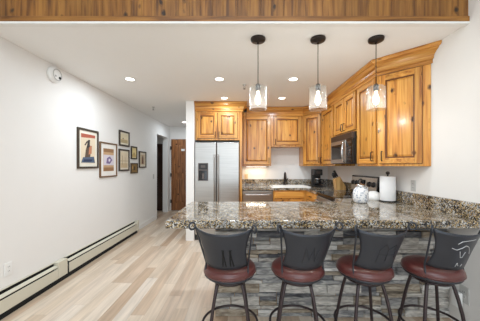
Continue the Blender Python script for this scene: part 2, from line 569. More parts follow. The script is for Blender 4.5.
# hallway door and the door of the side room
d = struct('door_1', MB().box(-2.10, -1.20, HY - 0.04, HY - 0.005, 0.01, 2.12, 0.003), 'door_v')
b = MB()
F = ((-2.10, HY - 0.04), (1, 0), (0, -1))
for a0, a1, z0, z1 in ((0.12, 0.40, 0.25, 0.95), (0.5, 0.78, 0.25, 0.95), (0.12, 0.40, 1.1, 1.95), (0.5, 0.78, 1.1, 1.95)):
    b.frustum(F, a0, a1, z0, z1, -0.002, 0.008, 0.03)
build('door_panel', b, 'door_v', d)
b = MB()
for z in (0.28, 1.06, 1.86): b.box(-2.125, -2.085, HY - 0.052, HY - 0.04, z - 0.05, z + 0.05, 0.002)
build('hinge', b, 'black', d)
b = MB(); b.lathe([(0, 0), (0.03, 0), (0.03, 0.01), (0.012, 0.014), (0.012, 0.04), (0.028, 0.05), (0.028, 0.075), (0, 0.08)], (-1.27, HY - 0.04, 1.0), 20, 'y')
bmesh.ops.scale(b.bm, vec=(1, -1, 1), verts=b.bm.verts, space=Matrix.Translation((0, -(HY - 0.04), 0)))
build('door_knob', b, 'bronze', d)
b = MB(); b.box(-1.80, -1.70, HY - 0.055, HY - 0.04, 1.77, 1.83, 0.003); build('door_plate', b, 'white', d)
d = struct('door_2', MB().box(-3.2, -2.34, HY - 0.04, HY - 0.005, 0.01, 1.98, 0.003), 'door_dark')
b = MB()
F = ((-3.2, HY - 0.04), (1, 0), (0, -1))
for a0, a1, z0, z1 in ((0.12, 0.38, 0.2, 0.9), (0.48, 0.74, 0.2, 0.9), (0.12, 0.38, 1.05, 1.85), (0.48, 0.74, 1.05, 1.85)):
    b.frustum(F, a0, a1, z0, z1, -0.002, 0.008, 0.03)
build('door_panel', b, 'door_dark', d)

# ------------------------------------------------------------------ baseboard heater
th = thing('baseboard_heater', 'long cream baseboard heater running along the left wall', 'heater', (LX, 2.0, 0))
HB = [(NY + 0.6, 2.72), (2.895, 4.78)]
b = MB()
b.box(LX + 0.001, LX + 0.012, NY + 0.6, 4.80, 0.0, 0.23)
b.box(LX + 0.001, LX + 0.056, NY + 0.6, 4.80, 0.0, 0.055)  # black strip stands in for the shade on the floor under the panel
build('back_plate_with_shade', b, 'shade_black', th)
for y0, y1 in HB:
    b = MB()
    b.obox(((LX, y0), (0, 1), (1, 0)), 0, y1 - y0, 0.058, 0.066, 0.055, 0.170, 0.002, 1)
    build('front_panel', b, 'heater', th)
    b = MB()
    b.hexa([(LX + 0.030, y0, 0.202), (LX + 0.060, y0, 0.184), (LX + 0.060, y1, 0.184), (LX + 0.030, y1, 0.202),
            (LX + 0.030, y0, 0.207), (LX + 0.061, y0, 0.190), (LX + 0.061, y1, 0.190), (LX + 0.030, y1, 0.207)])
    build('damper', b, 'heater', th)
    b = MB()
    b.box(LX + 0.001, LX + 0.020, y0, y1, 0.230, 0.238, 0.002, 1)
    build('top_rail', b, 'heater', th)
    b = MB(); b.tube([(LX + 0.035, y0, 0.11), (LX + 0.035, y1, 0.11)], 0.02, 8); build('heating_pipe', b, 'steel_dark', th)
b = MB(); b.box(LX + 0.013, LX + 0.067, 2.722, 2.865, 0.055, 0.170, 0.003)
b.box(LX + 0.001, LX + 0.067, 2.722, 2.865, 0.165, 0.238, 0.006)
build('splice_cover', b, 'heater', th)
b = MB(); b.box(LX + 0.001, LX + 0.072, 4.775, 4.835, 0.03, 0.24, 0.004); build('end_cap', b, 'heater', th)

# ------------------------------------------------------------------ framed pictures on the left wall
def art_mat(c):
    k = 'art_%d_%d_%d' % c
    if k not in M: M[k] = plain(k, c, 0.7, var=0.12)
    return k
def picture(label, y0, y1, z0, z1, fw, fcol, mat_w, mcol, base, shapes):
    th = thing('framed_picture', label, 'picture', (LX, (y0 + y1) / 2, z0), group='framed pictures on the left wall')
    F = ((LX, y0), (0, 1), (1, 0))
    Wd = y1 - y0
    b = MB()
    b.obox(F, 0, fw, 0, 0.024, z0, z1, 0.003); b.obox(F, Wd - fw, Wd, 0, 0.024, z0, z1, 0.003)
    b.obox(F, fw, Wd - fw, 0, 0.024, z0, z0 + fw, 0.003); b.obox(F, fw, Wd - fw, 0, 0.024, z1 - fw, z1, 0.003)
    build('frame', b, art_mat(fcol), th)
    b = MB(); b.obox(F, fw * 0.9, Wd - fw * 0.9, 0, 0.010, z0 + fw * 0.9, z1 - fw * 0.9); build('mat_board', b, art_mat(mcol), th)
    m = fw + mat_w
    b = MB(); mats = [art_mat(base)]
    b.obox(F, m, Wd - m, 0.008, 0.012, z0 + m, z1 - m)
    iw, ih = Wd - 2 * m, z1 - z0 - 2 * m
    for i, (c, poly) in enumerate(shapes):
        mats.append(art_mat(c)); b.mi = i + 1
        d_ = 0.0124 + 0.0004 * i
        b.quad([(LX + d_, y0 + m + u * iw, z0 + m + v * ih) for u, v in poly])
    build('artwork', b, mats, th)
def rect(a, b_, c, d_): return [(a, c), (b_, c), (b_, d_), (a, d_)]
DK = (62, 52, 44)
picture('large dark framed picture, nearest on the left wall, dark figure above a blue base', 3.114, 3.561, 1.30, 1.843, 0.026, (66, 54, 42), 0.045, (226, 220, 206), (222, 206, 180), [
    ((172, 92, 72), [(0.0, 0.86), (1, 0.90), (1, 1), (0, 1)]), ((84, 98, 120), [(0.0, 0.02), (0.98, 0.02), (0.9, 0.24), (0.12, 0.2)]),
    ((44, 52, 78), [(0.12, 0.05), (0.7, 0.06), (0.8, 0.14), (0.2, 0.13)]), ((96, 78, 64), [(0.25, 0.2), (0.62, 0.22), (0.7, 0.6), (0.42, 0.66), (0.3, 0.45)]),
    ((188, 126, 94), [(0.5, 0.3), (0.72, 0.34), (0.74, 0.62), (0.56, 0.6)]), ((52, 46, 48), [(0.36, 0.52), (0.58, 0.56), (0.6, 0.82), (0.46, 0.8)]),
    ((60, 50, 48), [(0.2, 0.62), (0.27, 0.6), (0.44, 0.74), (0.4, 0.78)])])
picture('brown framed picture with white mat and violet shape between tan bands', 3.603, 4.09, 1.157, 1.703, 0.020, (112, 82, 54), 0.075, (232, 228, 222), (196, 160, 122), [
    ((150, 112, 78), rect(0, 1, 0.84, 1)), ((150, 112, 78), rect(0, 1, 0, 0.16)), ((214, 206, 214), rect(0.0, 1, 0.26, 0.72)),
    ((124, 104, 146), [(0.25, 0.34), (0.6, 0.32), (0.84, 0.5), (0.6, 0.66), (0.32, 0.58)]), ((226, 222, 230), [(0.45, 0.44), (0.6, 0.42), (0.66, 0.52), (0.5, 0.56)])])
picture('small dark framed landscape hung above a taller frame of the same width', 4.172, 4.544, 1.688, 1.964, 0.028, DK, 0.03, (226, 218, 196), (220, 208, 176), [
    ((176, 160, 124), rect(0, 1, 0, 0.35)), ((150, 140, 120), [(0.1, 0.35), (0.5, 0.35), (0.34, 0.62)]), ((206, 180, 140), rect(0, 1, 0.35, 0.42))])
picture('tall dark framed pale picture hung below the small landscape', 4.165, 4.54, 1.241, 1.634, 0.028, DK, 0.03, (224, 214, 194), (216, 200, 172), [
    ((196, 172, 138), rect(0, 1, 0, 0.3)), ((160, 140, 116), rect(0.2, 0.26, 0.2, 0.8)), ((170, 150, 124), rect(0.6, 0.64, 0.25, 0.7)), ((188, 166, 134), rect(0, 1, 0.42, 0.47))])
picture('small narrow framed yellow picture above a squarish brown one', 4.62, 4.875, 1.465, 1.716, 0.024, DK, 0.02, (222, 206, 160), (224, 204, 146), [
    ((198, 172, 112), rect(0, 1, 0, 0.3)), ((176, 150, 98), [(0.2, 0.3), (0.8, 0.3), (0.5, 0.6)])])
picture('small squarish framed brown picture hung below the narrow yellow one', 4.61, 4.91, 1.186, 1.388, 0.024, (78, 60, 38), 0.015, (146, 116, 66), (134, 106, 60), [
    ((74, 58, 38), [(0.3, 0.2), (0.7, 0.2), (0.66, 0.75), (0.4, 0.8)]), ((178, 144, 84), rect(0.05, 0.25, 0.4, 0.85))])
picture('dark framed picture farthest along the left wall, red-brown figure in pale mat', 4.98, 5.334, 1.292, 1.64, 0.024, DK, 0.045, (214, 204, 186), (188, 168, 140), [
    ((104, 60, 46), [(0.3, 0.08), (0.72, 0.08), (0.64, 0.74), (0.42, 0.78)]), ((60, 44, 40), [(0.42, 0.66), (0.6, 0.66), (0.58, 0.9), (0.44, 0.9)])])

# alarm on the left wall
th = thing('fire_alarm', 'round white fire alarm high on the left wall near the ceiling', 'alarm', (LX, 2.73, 2.37))
b = MB(); b.lathe([(0, 0.0), (0.088, 0.0), (0.09, 0.012), (0.084, 0.034), (0.066, 0.046), (0, 0.05)], (LX, 2.73, 2.37), 32, 'x'); build('housing', b, 'white', th)
b = MB()
b.lathe([(0.062, 0.046), (0.068, 0.050), (0.062, 0.054), (0.056, 0.050), (0.062, 0.046)], (LX, 2.73, 2.37), 32, 'x'); build('ring', b, 'grey_plate', th)
b = MB(); b.lathe([(0, 0.046), (0.016, 0.046), (0.014, 0.056), (0, 0.058)], (LX, 2.765, 2.345), 16, 'x'); build('strobe_lens', b, 'gloss_black', th)
b = MB(); b.lathe([(0, 0.046), (0.012, 0.046), (0.010, 0.053), (0, 0.054)], (LX, 2.705, 2.352), 16, 'x'); build('sounder', b, 'grey_plate', th)

def plate(name, label, cat, F, z, m='white', switch=False, group=None, w_=0.072, h=0.116):
    o, u, n = F
    th = thing(name, label, cat, (o[0], o[1], z), group=group)
    b = MB(); b.obox(F, -w_ / 2, w_ / 2, 0, 0.007, z - h / 2, z + h / 2, 0.003); build('cover_plate', b, m, th)
    if switch:
        b = MB(); b.obox(F, -0.016, 0.016, 0.006, 0.011, z - 0.033, z + 0.033, 0.002); build('rocker', b, m, th)
    else:
        for dz in (-0.02, 0.02):
            b = MB(); b.obox(F, -0.017, 0.017, 0.006, 0.010, z + dz - 0.014, z + dz + 0.014, 0.002); s_ = build('socket', b, m, th)
            b = MB()
            for da in (-0.007, 0.007): b.obox(F, da - 0.0015, da + 0.0015, 0.009, 0.0106, z + dz - 0.004, z + dz + 0.007)
            build('slot', b, 'black', s_)
    return th
LF = lambda y: ((LX, y), (0, 1), (1, 0))
RF = lambda y: ((RX, y), (0, -1), (-1, 0))
BF = lambda x: ((x, BY), (1, 0), (0, -1))
plate('power_outlet', 'white wall outlet low on the left wall above the heater', 'outlet', LF(2.2), 0.392)
plate('light_switch', 'white light switch beside the hallway doorway', 'switch', LF(5.82), 1.075, 'grey_plate', switch=True)
plate('power_outlet', 'grey outlet on the right wall behind the paper towel roll', 'outlet', RF(2.55), 1.125, 'grey_plate')
plate('power_outlet', 'almond outlet on the back wall above the dishwasher', 'outlet', BF(0.09), 1.10, 'almond')
plate('power_outlet', 'grey outlet low on the right wall under the counter end', 'outlet', RF(1.965), 0.285, 'grey_plate', w_=0.085, h=0.14)
th = thing('plug_in_adapter', 'white plug-in adapter in the low outlet under the counter', 'adapter', (RX - 0.01, 1.985, 0.21))
b = MB(); b.box(RX - 0.058, RX - 0.0106, 1.965, 2.03, 0.17, 0.29, 0.01, 3); build('housing', b, 'white', th)
b = MB(); b.lathe([(0, 0), (0.006, 0), (0.005, 0.003), (0, 0.003)], (1.99, 0, 0.205), 12, 'y')
bmesh.ops.transform(b.bm, matrix=Matrix.Translation((0, 1.9645, 0)), verts=b.bm.verts)
bmesh.ops.transform(b.bm, matrix=Matrix.Translation((RX - 0.035 - 1.99, 0, 0)), verts=b.bm.verts)
build('indicator', b, 'grey_plate', th)

RC, BC = RX - 0.002, BY - 0.002     # furniture stands just clear of the walls
# ------------------------------------------------------------------ cabinets
FR = 0.058
def pull(b, F, a, z, vert=True, d=0.022, ln=0.1):
    o, u, n = F
    def P(aa, dd, zz): return (o[0] + u[0] * aa + n[0] * dd, o[1] + u[1] * aa + n[1] * dd, zz)
    h = ln / 2
    if vert:
        pts = [P(a, d - 0.002, z - h), P(a, d + 0.02, z - h), P(a, d + 0.028, z - h + 0.01), P(a, d + 0.028, z + h - 0.01), P(a, d + 0.02, z + h), P(a, d - 0.002, z + h)]
    else:
        pts = [P(a - h, d - 0.002, z), P(a - h, d + 0.02, z), P(a - h + 0.01, d + 0.028, z), P(a + h - 0.01, d + 0.028, z), P(a + h, d + 0.02, z), P(a + h, d - 0.002, z)]
    b.tube(pts, 0.0055, 6)
    return b
def door(parent, F, a0, a1, z0, z1, hx='wood_x', handle=None, name='door', fr=FR):
    """raised-panel door on the face F; handle = (along, z, vertical)"""
    b = MB()
    b.mi = 0
    b.obox(F, a0, a0 + fr, 0.001, 0.022, z0, z1, 0.003); b.obox(F, a1 - fr, a1, 0.001, 0.022, z0, z1, 0.003)
    b.frustum(F, a0 + fr + 0.008, a1 - fr - 0.008, z0 + fr + 0.008, z1 - fr - 0.008, 0.004, 0.018, 0.024)
    b.mi = 1
    b.obox(F, a0 + fr, a1 - fr, 0.001, 0.022, z0, z0 + fr, 0.003); b.obox(F, a0 + fr, a1 - fr, 0.001, 0.022, z1 - fr, z1, 0.003)
    b.mi = 2
    b.obox(F, a0 - 0.004, a1 + 0.004, 0.0006, 0.003, z0 - 0.004, z1 + 0.004)
    b.obox(F, a0 + fr - 0.002, a1 - fr + 0.002, 0.001, 0.0075, z0 + fr - 0.002, z1 - fr + 0.002)
    d_ = build(name, b, ['wood_v', hx, 'glaze'], parent)
    if handle:
        build('handle', pull(MB(), F, *handle), 'bronze', d_)
    return d_
def drawer_front(parent, F, a0, a1, z0, z1, hx, handle=None, name='drawer'):
    b = MB(); b.obox(F, a0, a1, 0.001, 0.02, z0, z1, 0.004)
    b.frustum(F, a0 + 0.02, a1 - 0.02, z0 + 0.02, z1 - 0.02, 0.019, 0.024, 0.012)
    d_ = build(name, b, hx, parent)
    if handle: build('handle', pull(MB(), F, *handle), 'bronze', d_)
    return d_

UB, UT = 1.332, 2.40           # wall cabinets: bottom and top
FACEY, FACEX = 4.77, 1.493
DT = 2.312                     # door tops
DG = 0.004

def wall_cab(label, poly, z0, z1=UT):
    cx = sum(p[0] for p in poly) / len(poly); cy = sum(p[1] for p in poly) / len(poly)
    th = thing('upper_cabinet', label, 'cabinet', (cx, cy, z0), group='pine wall cabinets')
    b = MB(); b.prism(poly, z0, z1, 0.002, 1); build('cabinet_box', b, 'wood_v', th)
    return th
def rectp(x0, x1, y0, y1): return [(x0, y0), (x1, y0), (x1, y1), (x0, y1)]

# tall cabinet pair above the refrigerator with its own crown
FRY = 4.36
th = thing('upper_cabinet', 'two-door pine cabinet above the stainless refrigerator', 'cabinet', (-0.43, 4.7, 1.80), group='pine wall cabinets')
b = MB(); b.box(-0.848, -0.046, FRY, BC, 1.80, UT, 0.002, 1); build('cabinet_box', b, 'wood_v', th)
F = ((-0.848, FRY), (1, 0), (0, -1))
door(th, F, 0.035, 0.395, 1.835, 2.30, handle=(0.367, 1.90, True))
door(th, F, 0.407, 0.767, 1.835, 2.30, handle=(0.435, 1.90, True))
CROWN = [(0.0015, 2.320), (0.016, 2.320), (0.018, 2.326), (0.014, 2.332), (0.014, 2.356), (0.024, 2.360), (0.024, 2.374), (0.030, 2.396), (0.048, 2.420), (0.066, 2.436), (0.066, 2.446), (0.082, 2.452), (0.088, 2.466), (0.088, 2.485), (0.0015, 2.485)]
def sweep(b, path, dirs, prof, mis=None):
    rows = []
    for (px, py), (dx, dy) in zip(path, dirs):
        rows.append([b.bm.verts.new((px + dx * o_, py + dy * o_, z)) for o_, z in prof])
    n = len(prof)
    for i, (A, B) in enumerate(zip(rows, rows[1:])):
        if mis: b.mi = mis[i]
        for k in range(n): b.face([A[k], A[(k + 1) % n], B[(k + 1) % n], B[k]])
    b.face(rows[0][::-1]); b.face(rows[-1])
    return b
b = MB()
sweep(b, [(-0.852, FRY), (0.004, FRY), (0.004, FACEY - 0.095)], [(0, -1), (1, -1), (1, 0)], CROWN, [0, 1])
build('crown', b, ['wood_x', 'wood_y'], th)
# tall end panel right of the refrigerator
th = thing('end_panel', 'tall pine panel standing between refrigerator and dishwasher', 'panel', (-0.02, 4.7, 0))
b = MB(); b.box(-0.044, 0.002, FRY, BC, 0, UT, 0.002, 1); build('panel', b, 'wood_v', th)

c1 = wall_cab('single-door pine wall cabinet above the dishwasher', rectp(0.005, 0.578, FACEY, BC), UB)
F = ((0.005, FACEY), (1, 0), (0, -1))
door(c1, F, 0.022, 0.555, UB + 0.03, DT, handle=(0.527, UB + 0.11, True))
c2 = wall_cab('short pine wall cabinet hung above the sink', rectp(0.580, 1.211, FACEY, BC), 1.715)
F = ((0.580, FACEY), (1, 0), (0, -1))
door(c2, F, 0.045, 0.590, 1.75, DT, handle=(0.08, 1.81, True))
S2 = math.sqrt(0.5)
p0, p1 = (1.213, FACEY), (FACEX, 4.48)
L1 = math.hypot(p1[0] - p0[0], p1[1] - p0[1])
u1 = ((p1[0] - p0[0]) / L1, (p1[1] - p0[1]) / L1); n1 = (u1[1], -u1[0])
c3 = wall_cab('diagonal pine corner cabinet above the coffee maker', [p0, p1, (RC, 4.48), (RC, BC), (1.213, BC)], UB)
F = (p0, u1, n1)
door(c3, F, 0.025, L1 - 0.02, UB + 0.03, DT, handle=(L1 - 0.048, UB + 0.11, True))
c4 = wall_cab('narrow pine wall cabinet between corner cabinet and microwave', rectp(FACEX, RC, 3.862, 4.478), UB)
F = ((FACEX, 4.478), (0, -1), (-1, 0))
door(c4, F, 0.03, 0.59, UB + 0.03, DT, 'wood_y', handle=(0.06, UB + 0.11, True))
c5 = wall_cab('two-door pine cabinet directly above the microwave', rectp(FACEX, RC, 3.102, 3.860), 1.79)
F = ((FACEX, 3.860), (0, -1), (-1, 0))
door(c5, F, 0.025, 0.372, 1.815, DT, 'wood_y', handle=(0.345, 1.89, True))
door(c5, F, 0.384, 0.735, 1.815, DT, 'wood_y', handle=(0.412, 1.89, True))
c6 = wall_cab('slim pine wall cabinet right of the microwave', rectp(FACEX, RC, 2.642, 3.100), UB)
F = ((FACEX, 3.100), (0, -1), (-1, 0))
door(c6, F, 0.025, 0.435, UB + 0.03, DT, 'wood_y', handle=(0.405, UB + 0.11, True))
q0, q1 = (FACEX, 2.64), (RC, 2.31)
L2 = math.hypot(q1[0] - q0[0], q1[1] - q0[1])
u2 = ((q1[0] - q0[0]) / L2, (q1[1] - q0[1]) / L2); n2 = (u2[1], -u2[0])
c7 = wall_cab('large angled pine end cabinet where the cabinets meet the right wall', [q0, q1, (RC, 2.64)], UB)
F = (q0, u2, n2)
door(c7, F, 0.020, 0.395, UB + 0.03, DT, handle=(0.048, UB + 0.11, True))
# one continuous crown moulding over the wall cabinets
b = MB()
bis1 = math.tan(PI / 8)
def mit(na, nb):
    s_ = (na[0] + nb[0], na[1] + nb[1]); k = 1 + na[0] * nb[0] + na[1] * nb[1]
    return (s_[0] / k, s_[1] / k)
nb_, nr_ = (0, -1), (-1, 0)
sweep(b, [(0.092, FACEY), p0, p1, q0, (RC - 0.001, q1[1] + 0.001)], [(0, -1), mit(nb_, n1), mit(n1, nr_), mit(nr_, n2), (0, -1 / abs(n2[1]))], CROWN, [0, 1, 2, 1])
cr = build('crown_molding', b, ['wood_x', 'wood_d', 'wood_y'], None, (0.5, FACEY, 2.32))
tag(cr, 'continuous pine crown molding topping the wall cabinets under the ceiling', 'molding')

# base cabinets
CT, CTH = 0.92, 0.04
def base_cab(label, x0, x1, y0, y1, F, w_, hx, false_front=False):
    th = thing('base_cabinet', label, 'cabinet', ((x0 + x1) / 2, (y0 + y1) / 2, 0), group='pine base cabinets')
    b = MB(); b.box(x0, x1, y0, y1, 0.10, CT - CTH, 0.002, 1); build('cabinet_box', b, 'wood_v', th)
    o, u, n = F
    b = MB(); b.obox(F, 0.0, w_, -0.09, -0.07, 0, 0.10); build('toe_kick', b, 'black', th)
    drawer_front(th, F, 0.02, w_ - 0.02, 0.73, 0.865, hx, None if false_front else (w_ / 2, 0.80, False))
    if w_ > 0.5:
        door(th, F, 0.02, w_ / 2 - DG, 0.13, 0.71, hx, (w_ / 2 - 0.04, 0.6, True)); door(th, F, w_ / 2 + DG, w_ - 0.02, 0.13, 0.71, hx, (w_ / 2 + 0.04, 0.6, True))
    else:
        door(th, F, 0.02, w_ - 0.02, 0.13, 0.71, hx, (w_ - 0.05, 0.6, True))
    return th
BFY = 4.49
base_cab('pine base cabinet under the white sink', 0.585, 1.21, BFY, BC, ((0.585, BFY), (1, 0), (0, -1)), 0.60, 'wood_x', True)
base_cab('pine base cabinet in the corner left of the range', 1.215, RC, 3.845, BC, ((1.215, 4.47), (0, -1), (-1, 0)), 0.62, 'wood_y')

# dishwasher
th = thing('dishwasher', 'stainless dishwasher under the counter beside the refrigerator panel', 'dishwasher', (0.29, 4.75, 0))
b = MB(); b.box(0.006, 0.578, BFY + 0.01, BC, 0.0, CT - CTH); build('body', b, 'black', th)
b = MB(); b.box(0.010, 0.574, BFY - 0.02, BFY + 0.01, 0.11, 0.865, 0.006); dr = build('door', b, 'steel', th)
b = MB(); b.tube([(0.05, BFY - 0.018, 0.80), (0.05, BFY - 0.055, 0.80), (0.08, BFY - 0.06, 0.80), (0.50, BFY - 0.06, 0.80), (0.53, BFY - 0.055, 0.80), (0.53, BFY - 0.018, 0.80)], 0.012, 10); build('handle', b, 'chrome', dr)

# ------------------------------------------------------------------ countertops
SX0, SX1, SY0, SY1 = 0.585, 1.30, 4.55, 4.98
th = thing('countertop', 'speckled granite countertop along the back wall with the sink', 'countertop', (0.9, 4.7, CT))
b = MB()
for x0, x1, y0, y1 in ((0.004, SX0, 4.465, BC), (SX1, RC, 4.465, BC), (SX0, SX1, 4.465, SY0), (SX0, SX1, SY1, BC), (1.19, RC, 3.845, 4.465)):
    b.box(x0, x1, y0, y1, CT - CTH, CT)
build('slab', b, 'granite', th)
b = MB(); b.box(0.004, RC - 0.022, BC - 0.022, BC, CT, 1.05, 0.002, 1); b.box(RC - 0.022, RC, 3.85, BC, CT, 1.05, 0.002, 1); build('backsplash', b, 'granite', th)
PY0, PY1, PX0 = 1.83, 2.79, -0.59
th = thing('countertop', 'wide granite peninsula countertop with overhang behind the stools', 'countertop', (0.6, 2.3, CT))
b = MB(); b.prism([(PX0, PY0), (RC, PY0), (RC, 3.09), (1.19, 3.09), (1.19, PY1), (PX0, PY1)], 0.855, CT, 0.012, 3); build('slab', b, 'granite', th)
b = MB(); b.box(RC - 0.024, RC, PY0, 3.09, CT - 0.001, 1.05, 0.003, 1); build('backsplash', b, 'granite', th)

# peninsula base with stacked ledge stone
SF = 2.115
th = thing('peninsula_base', 'peninsula base faced with stacked grey ledge stone', 'peninsula', (0.8, 2.4, 0))
b = MB(); b.box(-0.235, RC, SF + 0.03, 2.74, 0.0, 0.855); build('cabinet_box', b, 'wood_v', th)
b = MB()
z = 0.0
rnd = random.Random(11)
while z < 0.85:
    h = rnd.choice((0.035, 0.045, 0.055, 0.065, 0.08))
    z1 = min(z + h, 0.855)
    if 0.855 - z1 < 0.025: z1 = 0.855
    x = -0.24
    while x < RC - 0.001:
        ln = rnd.uniform(0.12, 0.42)
        x1 = x + ln
        if RC - x1 < 0.1: x1 = RC
        dd = rnd.uniform(-0.012, 0.016)
        b.mi = rnd.choice((0, 0, 0, 1, 1, 1, 2, 3, 4))
        zs = [(z, z1)]
        if z1 - z > 0.06 and rnd.random() < 0.45: zs = [(z, (z + z1) / 2), ((z + z1) / 2, z1)]
        for za, zb in zs:
            d2 = dd + rnd.uniform(-0.006, 0.006)
            j = lambda: rnd.uniform(-0.004, 0.004)
            f0 = SF + d2
            b.hexa([(x + 0.002, f0 + j(), za + 0.001), (x1 - 0.002, f0 + j(), za + 0.001), (x1 - 0.002, SF + 0.03, za + 0.001), (x + 0.002, SF + 0.03, za + 0.001),
                    (x + 0.002, f0 + j(), zb - 0.002), (x1 - 0.002, f0 + j(), zb - 0.002), (x1 - 0.002, SF + 0.03, zb - 0.002), (x + 0.002, SF + 0.03, zb - 0.002)], 0.004, 2)
            if len(zs) == 2: b.mi = rnd.choice((0, 1, 2, 3, 4))
        x = x1
    z = z1
build('stone_veneer', b, STONES, th)

# ------------------------------------------------------------------ refrigerator
th = thing('refrigerator', 'stainless side-by-side refrigerator with water dispenser beside the hallway wall', 'refrigerator', (-0.45, 4.7, 0))
b = MB(); b.box(-0.846, -0.052, 4.38, BC - 0.02, 0.02, 1.76, 0.004); build('body', b, 'steel_dark', th)
dl = MB(); dl.box(-0.846, -0.462, 4.295, 4.375, 0.10, 1.755, 0.010, 3); dl = build('door', dl, 'steel', th)
dr = MB(); dr.box(-0.452, -0.052, 4.295, 4.375, 0.10, 1.755, 0.010, 3); dr = build('door', dr, 'steel', th)
for xx, pd in ((-0.492, dl), (-0.422, dr)):
    b = MB(); b.tube([(xx, 4.297, 0.62), (xx, 4.255, 0.62), (xx, 4.245, 0.65), (xx, 4.245, 1.50), (xx, 4.255, 1.53), (xx, 4.297, 1.53)], 0.011, 10); build('handle', b, 'steel', pd)
b = MB(); b.box(-0.785, -0.605, 4.288, 4.296, 1.065, 1.385, 0.003)
dsp = build('dispenser', b, 'steel_dark', dl)
b = MB(); b.box(-0.77, -0.62, 4.284, 4.289, 1.08, 1.25, 0.002)
b.mi = 1; b.box(-0.77, -0.62, 4.283, 4.289, 1.27, 1.37, 0.002)
b.mi = 2; b.box(-0.715, -0.675, 4.276, 4.285, 1.10, 1.2, 0.003); b.box(-0.735, -0.655, 4.281, 4.2835, 1.30, 1.345)
dd_ = b
build('dispenser_panel', dd_, ['gloss_black', 'black', 'steel_dark'], dl)
b = MB(); b.box(-0.846, -0.052, 4.40, BC - 0.05, 1.76, 1.79); b.box(-0.846, -0.78, 4.33, 4.42, 1.755, 1.785, 0.004); b.box(-0.118, -0.052, 4.33, 4.42, 1.755, 1.785, 0.004); build('hinge_cover', b, 'black', th)
b = MB(); b.box(-0.84, -0.06, 4.32, 4.40, 0.0, 0.095); build('kick_grille', b, 'black', th)

# ------------------------------------------------------------------ range
th = thing('range', 'stainless electric range with black glass cooktop under the microwave', 'stove', (1.5, 3.47, 0))
b = MB(); b.box(1.215, RC - 0.002, 3.098, 3.838, 0.02, 0.905, 0.003); build('body', b, 'black', th)
b = MB(); b.box(1.185, RC - 0.06, 3.097, 3.839, 0.905, 0.926, 0.005); ck = build('cooktop', b, 'gloss_black', th)
for cx, cy, rr in ((1.36, 3.27, 0.1), (1.36, 3.66, 0.08), (1.60, 3.27, 0.08), (1.60, 3.66, 0.1)):
    b = MB(); b.lathe([(rr, 0.9262), (rr + 0.003, 0.9266), (rr + 0.006, 0.9262)], (cx, cy, 0), 32)
    build('burner_ring', b, 'grey_plate', ck)
b = MB(); b.obox(((1.215, 3.838), (0, -1), (-1, 0)), 0.005, 0.735, 0, 0.025, 0.22, 0.86, 0.006); od = build('oven_door', b, 'steel', th)
b = MB(); b.tube([(1.19, 3.78, 0.80), (1.15, 3.78, 0.80), (1.14, 3.75, 0.80), (1.14, 3.19, 0.80), (1.15, 3.16, 0.80), (1.19, 3.16, 0.80)], 0.012, 10); build('handle', b, 'chrome', od)
b = MB(); b.hexa([(RC - 0.085, 3.098, 0.92), (RC - 0.002, 3.098, 0.92), (RC - 0.002, 3.838, 0.92), (RC - 0.085, 3.838, 0.92),
                  (RC - 0.06, 3.098, 1.19), (RC - 0.002, 3.098, 1.19), (RC - 0.002, 3.838, 1.19), (RC - 0.06, 3.838, 1.19)], 0.005)
bg = build('backguard', b, 'gloss_black', th)
def bgx(z): return RC - 0.085 + (z - 0.92) / 0.27 * 0.025
b = MB(); b.hexa([(bgx(0.965) - 0.004, 3.115, 0.965), (bgx(0.965) + 0.002, 3.115, 0.965), (bgx(0.965) + 0.002, 3.82, 0.965), (bgx(0.965) - 0.004, 3.82, 0.965),
                  (bgx(1.17) - 0.004, 3.115, 1.17), (bgx(1.17) + 0.002, 3.115, 1.17), (bgx(1.17) + 0.002, 3.82, 1.17), (bgx(1.17) - 0.004, 3.82, 1.17)])
build('control_panel', b, 'steel', bg)
b = MB(); b.box(bgx(1.09) - 0.008, bgx(1.09) + 0.0, 3.40, 3.54, 1.045, 1.135, 0.002); build('clock_display', b, 'gloss_black', bg)
for cy in (3.18, 3.29, 3.66, 3.76):
    b = MB(); b.lathe([(0, -0.034), (0.024, -0.034), (0.030, -0.028), (0.033, -0.006), (0.040, -0.004), (0.040, 0.0), (0, 0.0)], (bgx(1.08), cy, 1.08), 20, 'x'); build('knob', b, 'black', bg)

# ------------------------------------------------------------------ microwave
MXF = 1.425
th = thing('microwave', 'over-the-range stainless microwave with curved handle between pine cabinets', 'microwave', (1.6, 3.48, 1.365))
b = MB(); b.box(MXF + 0.03, RC - 0.002, 3.104, 3.858, 1.365, 1.786, 0.004); build('body', b, 'black', th)
F = ((MXF + 0.03, 3.858), (0, -1), (-1, 0))
b = MB(); b.obox(F, 0.002, 0.752, 0, 0.028, 1.70, 1.784, 0.003); vg = build('vent_grille', b, 'steel_dark', th)
b = MB()
for i in range(6): b.obox(F, 0.03, 0.72, 0.0275, 0.0295, 1.712 + i * 0.011, 1.716 + i * 0.011)
build('louver', b, 'black', vg)
b = MB(); b.obox(F, 0.002, 0.56, 0, 0.030, 1.372, 1.696, 0.004); md = build('door', b, 'steel', th)
b = MB(); b.obox(F, 0.05, 0.47, 0.0295, 0.0325, 1.43, 1.645, 0.003); build('window', b, 'gloss_black', md)
b = MB()
pts = []
for i in range(13):
    t = i / 12
    pts.append((MXF - 0.012 - 0.035 * math.sin(PI * t) + (0.014 if i in (0, 12) else 0), 3.858 - 0.525 - 0.02 * math.sin(PI * t), 1.385 + 0.295 * t))
b.tube(pts, 0.014, 10); build('handle', b, 'chrome', md)
b = MB(); b.obox(F, 0.564, 0.752, 0, 0.029, 1.372, 1.696, 0.004); cp = build('control_panel', b, 'gloss_black', th)
b = MB(); b.obox(F, 0.60, 0.72, 0.0285, 0.0305, 1.63, 1.67); build('display', b, 'steel_dark', cp)
b = MB()
